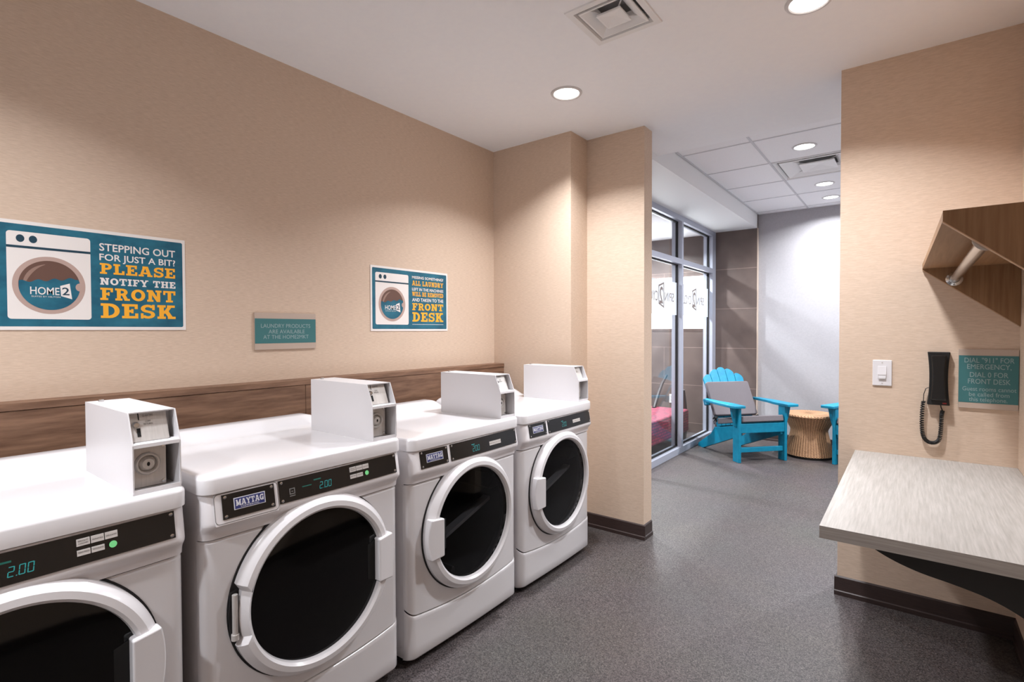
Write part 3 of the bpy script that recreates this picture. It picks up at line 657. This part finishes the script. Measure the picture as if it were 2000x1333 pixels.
    obj('door_glass', lathe(NB(), [(0, .866), (.1, .8645), (.2, .861), (.2305, .858)] if kind == 'w' else [(0, .860), (.1, .8595), (.2, .857), (.2305, .855)], fd, 72), m_wglass if kind == 'w' else m_dglass, door, off=of)
    if kind == 'd':
        b = lathe(NB(), [(.24, .826), (.25, .80), (.29, .78), (.29, .40), (0, .39)], fd, 64)
        dr = obj('drum', b, m_drum, t, off=of)
        for k in range(3):
            a = math.radians(20+120*k); c, sn = math.cos(a), math.sin(a)
            tr = lambda p, q, d, c=c, sn=sn: (d, p*c-q*sn, CZ+p*sn+q*c)
            bm = NB(); prism(bm, [(.215, -.006), (.292, -.03), (.292, .03), (.215, .006)], tr, .42, .77); obj('drum_baffle', bm, m_drum, dr, smooth=0, bev=.004, off=of)
        b = prism(NB(), [(-.19, -.10), (.2, .025), (.2, .04), (-.19, -.085)], lambda p, q, d: (d, p, CZ+q), .74, .78); obj('lint_bar', b, m_lint, dr, smooth=0, off=of)
    # handle
    a0 = math.radians(16.8); pts = []
    for i in range(13):
        a = -a0+2*a0*i/12; pts.append((s*.281*math.cos(a), CZ+.281*math.sin(a)))
    zin = .281*math.sin(a0)
    inner = .206; pts += [(s*inner, CZ+zin*.93), (s*inner, CZ-zin*.93)]
    if s < 0: pts = pts[::-1]
    b = NB(); prism(b, pts, fYZ, .846, .889)
    for v in b.verts:
        if v.co.x > .88: v.co.x -= max(0, (abs(v.co.y)-.262))*.8
    obj('door_handle', b, m_enamel, door, smooth=30, bev=.006, seg=3, off=of)
    obj('handle_recess', prism(NB(), [(s*.206, CZ-.07), (s*.206, CZ+.07), (s*.175, CZ+.06), (s*.175, CZ-.06)], fYZ, .858, .8625), m_slot, door, smooth=0, off=of)
    if kind == 'w':
        b = NB(); tube(b, [(.850, -.2665, CZ-.062), (.850, -.2665, CZ+.062)], .0075, 14); tube(b, [(.850, -.2665, CZ-.066), (.850, -.2665, CZ-.05)], .0105, 14)
        obj('hinge_pin', b, m_steel, door, off=of)
        obj('hinge_well', prism(NB(), [(-.257, CZ-.07), (-.257, CZ+.07), (-.274, CZ+.066), (-.280, CZ), (-.274, CZ-.066)], fYZ, .834, .8415), m_gasket_shade, door, smooth=0, off=of)
    return t
gw, gd = 'front loading washers in the row', 'front loading dryers in the row'
machine('w', .2135, -.012, 'white front-loading washer at the far left, cut by the picture edge, nearest the camera', gw)
machine('w', .9385, 0, 'white front-loading washer with solid black door and coin box, second from left', gw)
machine('d', 1.6705, -.017, 'white dryer with see-through dark door, between the washer and the last dryer', gd)
machine('d', 2.393, -.017, 'white dryer with see-through dark door at the row end beside the tan pier', gd)

# ---------------------------------------------------------------- coin boxes
def make_coin(label, y0, base):
    t = thing('coin_box', label, 'coin box', (.624, y0+.054, base), 0, 'coin boxes on the machines')
    W = .108; of = (-.624, -.054, 0)
    side = [(.428, 0), (.822, 0), (.825, .008), (.823, .124), (.790, .204), (.428, .204)]
    b = NB()
    prism(b, side, fXZ, 0, .003); prism(b, side, fXZ, W-.003, W)
    box(b, (.428, .003, .201), (.789, W-.003, .204)); box(b, (.428, .003, 0), (.431, W-.003, .201))
    prism(b, [(.748, .117), (.8235, .117), (.8225, .126), (.820, .128), (.748, .128)], fXZ, .003, W-.003)
    box(b, (.431, .003, 0), (.823, W-.003, .006)); box(b, (.8215, .003, .006), (.824, W-.003, .012))
    prism(b, [(.748, .128), (.751, .128), (.754, .201), (.751, .201)], fXZ, W-.020, W-.003)
    obj('housing', b, m_powder, t, smooth=0, off=of)
    # upper slanted coin plate
    P = lambda a, c, e=0: (.800+(.205-c)*.40*(.0)+(.205-c)*(.033/.083)-.030+e, a, c)
    pf = lambda e: (lambda a, c: P(a, c, e))
    b = NB(); prism(b, [(.004, .129), (W-.018, .129), (W-.018, .2005), (.004, .2005)], lambda a, c, d: P(a, c, d), -.003, 0)
    cp = obj('coin_plate', b, m_steel, t, smooth=0, off=of)
    b = NB(); flat(b, [(.026, .182), (.0285, .182), (.0285, .200), (.026, .200)], pf(.0006)); obj('coin_slot', b, m_slot, cp, smooth=0, off=of)
    b = NB(); flat(b, [(.020, .141), (.028, .141), (.028, .162), (.020, .162)], pf(.0006)); obj('return_slot', b, m_slot, cp, smooth=0, off=of)
    b = lathe(NB(), [(.008, 0), (.008, .004), (.006, .009), (0, .010)], lambda x, y, h: (P(.019, .171)[0]+h, .019+x, .171+y), 16); obj('return_button', b, m_chrome, cp, off=of)
    b = NB(); letters(b, 'QUARTERS', .036, .060, .190, .0045, pf(.0008)); letters(b, 'COIN', .041, .053, .176, .004, pf(.0008)); letters(b, 'RETURN', .037, .057, .169, .004, pf(.0008))
    obj('plate_lettering', b, m_ink, cp, smooth=0, off=of)
    # lower recessed lock plate
    lp = obj('lock_plate', B((.781, .004, .008), (.784, .086, .116)), m_steel, t, smooth=0, off=of)
    fl = lambda x, y, h: (.784+h, .043+x, .068+y)
    obj('lock_ring', lathe(NB(), [(.029, 0), (.029, .005), (.026, .009), (.023, .009), (.020, .003), (.020, .0)], fl, 32), m_steel, lp, off=of)
    obj('lock_cylinder', lathe(NB(), [(.0205, 0), (.0195, .002), (.015, .007), (.013, .010), (0, .0105)], fl, 28), m_steel, lp, off=of)
    b = NB(); flat(b, ell(.043, .068, .0035, .0055, 14), lambda a, c: (.7948, a, c)); obj('keyhole', b, m_slot, lp, smooth=0, off=of)
    for y, z in ((.010, .108), (.080, .108), (.010, .016), (.080, .016)):
        obj('bolt', lathe(NB(), [(.0042, 0), (.0042, .002), (0, .0028)], lambda x, q, h, y=y, z=z: (.784+h, y+x, z+q), 10), m_chrome, lp, off=of)
    b = NB(); tube(b, [(.46, .030, .203), (.46, .030, .210)], .007, 14); obj('top_lock', b, m_chrome, t, off=of)
    return t
cb = make_coin('white coin box on the leftmost washer, showing its slot and lock face', .2135+.230, .9005)
dup(cb, (.624, .9385+.284, .9125), 'white coin box on the second machine, in front of the wood panel seam')
dup(cb, (.624, 1.6705+.284, .8955), 'white coin box on the third machine, in front of the wood ledge end')
dup(cb, (.624, 2.393+.284, .8955), 'white coin box on the last dryer, against the tan end wall')

# ---------------------------------------------------------------- posters and signs
def poster(label, y0, zb, kind):
    W, H = .594, .364
    t = thing('laundry_poster', label, 'poster', (.0, y0+W/2, zb), 0)
    of = (0, -W/2, 0)
    F = lambda e: (lambda a, c: (e, a, c))
    obj('backing_board', B((.0, 0, 0), (.0035, W, H)), m_poster, t, smooth=0, off=of)
    b = NB(); flat(b, rrect(.011, .012, W-.010, H-.012, .006), F(.0039)); obj('teal_field', b, m_teal, t, smooth=0, off=of)
    gx = .066 if kind == 1 else .032
    gw = .220 if kind == 1 else .238
    b = NB(); flat(b, rrect(gx, .037, gx+gw, .328, .010), F(.0043)); art = obj('washer_drawing', b, m_poster, t, smooth=0, off=of)
    b = NB(); flat(b, [(gx, .273), (gx+gw, .273), (gx+gw, .281), (gx, .281)], F(.0047))
    for k in (.034, .066): flat(b, ell(gx+k, .305, .0105, .0125, 24), F(.0047))
    obj('drawn_controls', b, m_tealdk, art, smooth=0, off=of)
    cx = gx+gw/2-.002; R1, R2 = .096, .081
    b = NB(); flat(b, ell(cx, .153, R1, .098, 60), F(.0047)); obj('drawn_door_ring', b, m_ring, art, smooth=0, off=of)
    b = NB(); flat(b, ell(cx, .153, R2, .084, 60), F(.0050)); obj('drawn_door_glass', b, m_brown, art, smooth=0, off=of)
    b = NB()
    for i in range(12):
        a = [math.radians(100+95*(i+k)/12) for k in (0, 1)]; tk = [.010*math.sin(PI*(i+k)/12)+.001 for k in (0, 1)]
        flat(b, [(cx+.070*math.cos(a[0]), .153+.072*math.sin(a[0])), (cx+.070*math.cos(a[1]), .153+.072*math.sin(a[1])), (cx+(.070-tk[1])*math.cos(a[1]), .153+(.072-tk[1])*math.sin(a[1])), (cx+(.070-tk[0])*math.cos(a[0]), .153+(.072-tk[0])*math.sin(a[0]))], F(.00515))
    obj('drawn_highlight', b, m_brown2, art, smooth=0, off=of)
    b = NB(); pts = []
    for i in range(41):
        u = -R2*.985+2*R2*.985*i/40; z = .172+.010*(u/R2)+.004*math.sin(u*150)
        lim = .084*math.sqrt(max(0, 1-(u/R2)**2)); pts.append((u, max(-lim+.0005, min(z-.153, lim))+.153))
    low = [(u, .153-.084*math.sqrt(max(0, 1-(u/R2)**2))) for u, _ in pts]
    for i in range(40):
        q = [(cx+low[i][0], low[i][1]), (cx+low[i+1][0], low[i+1][1]), (cx+pts[i+1][0], pts[i+1][1]), (cx+pts[i][0], pts[i][1])]
        if q[3][1]-q[0][1] > 1e-4 or q[2][1]-q[1][1] > 1e-4: flat(b, q, F(.0053))
    obj('drawn_water', b, m_teal, art, smooth=0, off=of)
    b = NB(); flat(b, ell(cx+R2-.001, .151, .012, .014, 24), F(.0056)); obj('drawn_latch', b, m_ring, art, smooth=0, off=of)
    b = NB(); letters(b, 'HOME', cx-.052, cx+.024, .121, .025, F(.0058), .008)
    letters(b, 'SUITES BY HILTON', cx-.049, cx+.026, .1115, .0048, F(.0058))
    flat(b, [(cx+.028, .118), (cx+.058, .108), (cx+.052, .163), (cx+.026, .153)], F(.0058)); obj('drawn_logo', b, m_poster, art, smooth=0, off=of)
    b = NB(); letters(b, '2', cx+.031, cx+.051, .122, .026, F(.0061), .012); obj('drawn_logo_numeral', b, m_tealdk, art, smooth=0, off=of)
    x0, x1 = (.312, .558) if kind == 1 else (.298, .556)
    f = F(.0044)
    def ln(kind_, txt, z, h, m_, bold=.014):
        bm = NB()
        if kind_ == 's': slab(bm, txt, x0, x1, z, h, f)
        else: letters(bm, txt, x0, x1, z, h, f, bold)
        obj('lettering', bm, m_, t, smooth=0, off=of)
    if kind == 1:
        ln('l', 'STEPPING OUT', .2905, .0265, m_poster); ln('l', 'FOR JUST A BIT?', .2555, .0235, m_poster)
        ln('s', 'PLEASE', .206, .039, m_yellow); ln('s', 'NOTIFY THE', .166, .0255, m_poster)
        ln('s', 'FRONT', .110, .045, m_yellow); ln('s', 'DESK', .044, .054, m_yellow)
    else:
        ln('l', 'MISSING SOMETHING?', .3115, .0155, m_poster, .02); ln('s', 'ALL LAUNDRY', .2705, .029, m_yellow)
        ln('l', 'LEFT IN THE MACHINES', .241, .0165, m_poster, .02); ln('s', 'WILL BE REMOVED', .2075, .026, m_yellow)
        ln('l', 'AND TAKEN TO THE', .177, .0195, m_poster, .02); ln('s', 'FRONT', .1235, .0425, m_yellow); ln('s', 'DESK', .056, .056, m_yellow)
        bm = NB(); flat(bm, [(x0, .0385), (x1, .0385), (x1, .0405), (x0, .0405)], f); obj('underline', bm, m_poster, t, smooth=0, off=of)
poster('large teal poster with washer drawing reading stepping out, at the left picture edge', .278, 1.3175, 1)
poster('teal poster with washer drawing reading missing something, above the dryers', 1.787, 1.3115, 2)
# small taupe and teal wall signs
t = thing('wall_sign', 'small taupe and teal sign about laundry products between the two posters', 'sign', (0, 1.3, 1.227))
obj('sign_panel', B((0, -.150, 0), (.008, .152, .170)), m_signtan, t, bev=.001)
b = NB(); box(b, (.008, -.1495, .029), (.0088, .1515, .143)); obj('teal_band', b, m_signteal, t, smooth=0)
b = NB(); f = lambda a, c: (.0092, a, c)
letters(b, 'LAUNDRY PRODUCTS', -.122, .122, .101, .0175, f); letters(b, 'ARE AVAILABLE', -.087, .092, .0745, .0175, f); letters(b, 'AT THE HOME2MKT', -.112, .113, .0495, .0175, f)
obj('sign_lettering', b, m_signink, t, smooth=0)
t = thing('wall_sign', 'square taupe and teal sign about dialling beside the black wall phone', 'sign', (2.6145, YR, .968))
obj('sign_panel', B((-.098, -.008, 0), (.0935, 0, .256)), m_signtan, t, bev=.001)
obj('teal_band', B((-.0975, -.0088, .025), (.093, -.008, .229)), m_signteal, t, smooth=0)
b = NB(); f = lambda a, c: (a, -.0092, c)
ox, oz = 2.6145, .968
for s, x0, x1, z, h in (('DIAL "911" FOR', 2.536, 2.694, 1.1665, .0205), ('EMERGENCY,', 2.545, 2.685, 1.139, .0205), ('DIAL 0 FOR', 2.554, 2.676, 1.1045, .0205), ('FRONT DESK', 2.548, 2.683, 1.0755, .021),
                        ('Guest rooms cannot', 2.530, 2.701, 1.0445, .0175), ('be called from', 2.552, 2.680, 1.0215, .0175), ('this telephone.', 2.552, 2.674, .9995, .0175)):
    letters(b, s, x0-ox, x1-ox, z-oz, h, f)
obj('sign_lettering', b, m_signink, t, smooth=0)

# ---------------------------------------------------------------- switch, phone
t = thing('light_switch', 'white wall switch plate to the left of the black phone', 'light switch', (2.2435, YR, 1.046))
obj('cover_plate', B((-.0375, -.006, 0), (.0375, 0, .121)), m_enamel2, t, bev=.003)
obj('rocker', prism(NB(), [(-.006, .030), (-.011, .054), (-.0075, .092), (-.006, .092), (-.006, .03)][:4], lambda a, c, d: (d, a, c), -.0165, .0165), m_enamel2, t, smooth=0, bev=.001)
obj('dimmer_slider', B((-.014, -.0125, .033), (.014, -.008, .043)), m_powder, t, bev=.001)
for z in (.012, .109): obj('screw', lathe(NB(), [(.003, 0), (.003, .001), (0, .0012)], lambda x, y, h, z=z: (x, -.006-h, z+y), 10), m_btn, t)

t = thing('wall_phone', 'black wall telephone hanging by the square sign, coiled cord looping below', 'telephone', (2.449, YR, .974))
def waist(h0, h1, w_top, w_mid, n=12):
    L = []
    for i in range(n+1):
        z = h0+(h1-h0)*i/n; u = 2*i/n-1; L.append((w_mid+(w_top-w_mid)*u*u, z))
    return [(w, z) for w, z in L] + [(-w, z) for w, z in L[::-1]]
obj('cradle', prism(NB(), waist(0, .236, .0395, .032), lambda a, c, d: (a, -d, c), 0, .028), m_blackm, t, bev=.003)
obj('handset', prism(NB(), waist(.022, .222, .028, .0225), lambda a, c, d: (a, -d, c), .028, .050), m_black, t, bev=.006, seg=3)
obj('message_lamp', B((.014, -.0296, .006), (.028, -.028, .012)), m_redlamp, t, smooth=0)
# coiled cord: helix along a U
ctr = [(-.052, .012), (-.056, -.03), (-.057, -.08), (-.055, -.125), (-.047, -.155), (-.030, -.171), (-.010, -.170), (.004, -.155), (.009, -.12), (.011, -.08), (.012, -.045), (.015, -.025)]
def spline(P, n):
    out = []
    for i in range(len(P)-1):
        p0, p1, p2, p3 = P[max(i-1, 0)], P[i], P[i+1], P[min(i+2, len(P)-1)]
        for k in range(n):
            u = k/n; out.append(tuple(.5*((2*b1)+(-a+c)*u+(2*a-5*b1+4*c-d)*u*u+(-a+3*b1-3*c+d)*u**3) for a, b1, c, d in zip(p0, p1, p2, p3)))
    return out+[P[-1]]
cl = spline(ctr, 60); hel = []
turns = 52
for i, (x, z) in enumerate(cl):
    j = min(i+1, len(cl)-1); k = max(i-1, 0); tx, tz = cl[j][0]-cl[k][0], cl[j][1]-cl[k][1]; q = math.hypot(tx, tz); nx, nz = -tz/q, tx/q
    a = 2*PI*turns*i/len(cl); hel.append((x+nx*.0062*math.cos(a), -.018+.0062*math.sin(a), z+nz*.0062*math.cos(a)))
b = NB(); tube(b, hel, .0026, 5)
tube(b, [(-.034, -.014, .075), (-.044, -.016, .070), (-.051, -.018, .045), (-.052, -.018, .012)], .0017, 6)
tube(b, [(.008, -.014, .002), (.010, -.016, -.012), (.015, -.018, -.025)], .0022, 6)
obj('coiled_cord', b, m_blackm, t, smooth=50)

# ---------------------------------------------------------------- hanging shelf unit, counter
t = thing('hanging_shelf', 'oak wall shelf with sloping end panels and chrome hanging rod above the counter', 'shelf', (XC, 2.3, 1.325))
of = (-XC, -2.3, -1.325)
YN, YF = 1.69, YR-.003
prof = [(XC-.001, 1.325), (XC-.001, 1.606), (2.4135, 1.606), (2.4135, 1.583), (2.418, 1.578)]
prof = [(XC-.001, 1.323), (XC-.001, 1.606), (2.412, 1.606), (2.412, 1.580)]
for y0, y1 in ((YN, YN+.019), (YF-.019, YF)):
    dx = 0 if y0 < 2 else -.024
    b = prism(NB(), [(x+(dx if x < 2.5 else 0), z) for x, z in prof], fXZ, y0, y1); e = obj('end_panel', b, m_oak, t, smooth=0, off=of)
    sl = (1.580-1.323)/(XC-2.412)
    b = prism(NB(), [(2.4125+dx, 1.5795), (XC-.002, 1.3225), (XC-.002, 1.321), (2.4115+dx, 1.578)], fXZ, y0, y1); obj('edge_band', b, m_oakE, e, smooth=0, off=of)
obj('shelf_board', prism(NB(), [(2.4125, YN+.0195), (XC-.001, YN+.0195), (XC-.001, YF-.0195), (2.3885, YF-.0195)], fXY, 1.583, 1.606), m_oakS, t, smooth=0, off=of)
obj('hanging_rod', tube(NB(), [(2.498, YN+.024, 1.531), (2.498, YF-.024, 1.531)], .016, 20), m_chrome, t, off=of)
for y, s in ((YN+.0195, 1), (YF-.0195, -1)):
    b = lathe(NB(), [(.0, 0), (.030, 0), (.030, .003), (.026, .007), (.020, .009), (.019, .022), (.0165, .022)], lambda x, z, h, y=y, s=s: (2.498+x, y+s*h, 1.531+z), 28)
    fl = obj('rod_flange', b, m_chrome, t, off=of)
    for k in range(3):
        a = 2*PI*k/3+.5
        obj('screw', lathe(NB(), [(.004, 0), (.004, .003), (0, .004)], lambda x, z, h, y=y, s=s, a=a: (2.498+.0255*math.cos(a)+x, y+s*(.006+h), 1.531+.0255*math.sin(a)+z), 8), m_steel, fl, off=of)
t = thing('folding_counter', 'grey wood-grain counter on a black curved bracket below the phone', 'counter', (2.42, 2.39, 0))
of = (-2.42, -2.39, 0)
ZC = .7274
ct = obj('countertop', B((2.140, 1.775, ZC-.037), (XC-.001, YR-.001, ZC)), [m_ctop, m_cedge], t, smooth=0, off=of)
for p in ct.data.polygons:
    if abs(p.normal.z) < .5: p.material_index = 1
def brk(y):
    top = ZC-.0375
    lo = [(2.235, top), (2.27, .662), (2.32, .638), (2.38, .620), (2.45, .608), (2.52, .592), (2.58, .566), (2.63, .530), (2.67, .485), (XC-.001, .425)]
    P = spline(lo, 4)
    return prism(NB(), P+[(XC-.001, top)], fXZ, y, y+.045)
for y in (1.86, 2.72): obj('bracket', brk(y), m_blackm, t, smooth=30, off=of)

# ---------------------------------------------------------------- lounge: chairs, cushions, wicker table
def adirondack(label, loc, rz):
    t = thing('adirondack_chair', label, 'chair', loc, rz, 'turquoise lounge chairs')
    for s in (-1, 1):
        xs = sorted((s*.27, s*.24))
        obj('front_leg', B((xs[0], 0, 0), (xs[1], .095, .547)), m_blue, t, bev=.003)
        obj('arm_brace', prism(NB(), [(s*.27, .547), (s*.33, .547), (s*.315, .46), (s*.285, .36), (s*.27, .345)], fXZ, .03, .06), m_blue, t, smooth=0, bev=.002)
        a = [(s*.230, -.055), (s*.352, -.055), (s*.362, -.03), (s*.365, .28), (s*.335, .52), (s*.275, .57), (s*.258, .30), (s*.230, .16)]
        obj('armrest', prism(NB(), a, fXY, .547, .573), m_blue, t, bev=.005)
        obj('rear_leg', prism(NB(), [(.02, .37), (.40, .285), (.47, .275), (.54, .19), (.80, .035), (.805, 0), (.70, 0), (.02, .265)], fYZ, s*.225-.014, s*.225+.014), m_blue, t, bev=.003)
    obj('front_apron', B((-.2395, .002, .293), (.2395, .028, .386)), m_blue, t, bev=.004)
    obj('stretcher', B((-.2395, .02, .098), (.2395, .05, .144)), m_blue, t, bev=.003)
    for k in range(5):
        y0 = .035+.078*k; z0 = .378-.215*(y0-.02)
        obj('seat_slat', prism(NB(), [(y0, z0), (y0+.07, z0-.0155), (y0+.07, z0+.0045), (y0, z0+.02)], fYZ, -.238, .238), m_blue, t, bev=.003)
    # reclined back: local frame along the slope
    o0 = Vector((0, .43, .300)); d = Vector((0, .47, .88)).normalized(); nn = Vector((0, -d.z, d.y))
    tr = lambda a, c, e: tuple(o0+Vector((a, 0, 0))+d*c+nn*e)
    for k in range(5):
        x = (k-2)*.098; top = (.585, .645, .675, .65, .595)[k]; hw0, hw1 = .040, .047
        xx0, xx1 = x*.86, x*1.0
        pts = [(xx0-hw0, -.03), (xx0+hw0, -.03)]+[(xx1+hw1*math.cos(PI*i/10), top-.04+.04*math.sin(PI*i/10)+(-.020*(math.cos(PI*i/10))*(1 if k > 2 else -1 if k < 2 else 0))) for i in range(11)]
        obj('back_slat', prism(NB(), pts, tr, -.022, 0), m_blue, t, smooth=0, bev=.003)
    obj('back_rail', prism(NB(), [(-.29, .24), (.29, .24), (.29, .31), (-.29, .31)], tr, -.05, -.0225), m_blue, t, bev=.003)
    obj('back_rail', prism(NB(), [(-.21, -.03), (.21, -.03), (.21, .04), (-.21, .04)], tr, -.05, -.0225), m_blue, t, bev=.003)
    return t
def cushion(label, loc, rz):
    t = thing('chair_cushion', label, 'cushion', loc, rz, 'grey chair cushions')
    def pad(W, L, T, tr, name):
        b = NB(); P = [(-W/2, 0), (W/2, 0), (W/2, L), (-W/2, L)]
        prism(b, rrect(-W/2, 0, W/2, L, .02, 4), tr, 0, T)
        return obj(name, b, m_cushion, t, bev=.010, seg=3)
    o1 = Vector((0, -.01, .404)); d1 = Vector((0, .977, -.210)); n1 = Vector((0, .21, .977))
    pad(.462, .45, .062, lambda a, c, e: tuple(o1+Vector((a, 0, 0))+d1*c+n1*e), 'seat_pad')
    o0 = Vector((0, .43, .300)); d = Vector((0, .47, .88)).normalized(); nn = Vector((0, -d.z, d.y))
    pad(.505, .385, .05, lambda a, c, e: tuple(o0+Vector((a, 0, 0))+d*(c+.095)+nn*(e+.002)), 'back_pad')
    for s in (-1, 1):
        q = Vector((s*.236, .425, .37))
        b = NB(); tube(b, [q, q+Vector((s*.02, .02, .012)), q+Vector((s*.035, .025, -.01))], [.012, .015, .006], 8); tube(b, [q+Vector((s*.01, .015, 0)), q+Vector((s*.02, .03, -.035)), q+Vector((s*.012, .035, -.065))], .005, 6)
        tube(b, [q+Vector((s*-.005, .0, .02)), q+Vector((s*.012, .012, 0)), q+Vector((s*.0, .012, -.03))], .01, 8)
        obj('tie', b, m_tie, t)
    return t
R45 = math.radians(48)
L1 = (1.19, 5.60, 0)
adirondack('turquoise wooden lounge chair with grey cushions, left of the wicker table', L1, R45)
cushion('grey seat and back cushion tied to the left turquoise chair', L1, R45)
R2 = math.radians(-22); L2 = (1.745+.27*math.cos(R2)+.0, 5.905+.27*math.sin(R2), 0)
adirondack('turquoise wooden lounge chair mostly hidden behind the right tan wall', L2, R2)
cushion('grey cushion on the turquoise chair cut off by the right tan wall', L2, R2)
t = thing('wicker_table', 'round hourglass wicker side table standing between the turquoise chairs', 'side table', (1.512, 6.16, 0))
F0 = lambda x, y, h: (x, y, h)
obj('table_top', lathe(NB(), [(0, .448), (.225, .448), (.247, .444), (.255, .432), (.250, .420), (.236, .414)], F0, 56), m_wicker, t)
obj('table_body', lathe(NB(), [(.238, .416), (.225, .385), (.198, .335), (.178, .295), (.172, .275), (.176, .24), (.190, .18), (.206, .11), (.222, .04), (.224, .026)], F0, 56), m_wicker, t, smooth=60)
obj('base_ring', lathe(NB(), [(.0, 0), (.212, 0), (.212, .026), (.0, .026)], F0, 48), m_blackm, t)

# ---------------------------------------------------------------- gym behind the glass
t = thing('padded_bench', 'red striped woven bench with dark curved legs standing behind the glass', 'bench', (-.02, 5.45, 0))
b = NB(); box(b, (-.31, -.95, .14), (.32, .60, .394)); obj('woven_body', b, m_red, t, bev=.02, seg=3)
for x in (-.24, .27):
    obj('curved_leg', tube(NB(), [(x, .58, 0), (x, .615, .15), (x, .62, .30), (x, .60, .45), (x, .55, .62)], [.02, .022, .024, .022, .018], 10), m_tan_wood, t)
obj('curved_leg', tube(NB(), [(-.05, .46, .39), (-.07, .62, .52), (-.09, .80, .64), (-.1, .98, .74)], [.022, .022, .02, .018], 10), m_tan_wood, t)
for x in (-.24, .27): obj('front_leg', tube(NB(), [(x, -.88, 0), (x, -.88, .15)], .022, 10), m_tan_wood, t)
t = thing('wall_outlet', 'white power outlet low on the brown tile wall behind the glass', 'outlet', (-.14, YT, .36))
obj('cover_plate', B((-.036, -.006, 0), (.036, 0, .115)), m_enamel2, t, bev=.002)
for z in (.025, .065): obj('socket', B((-.016, -.0075, z), (.016, -.006, z+.027)), m_btn, t, smooth=0)
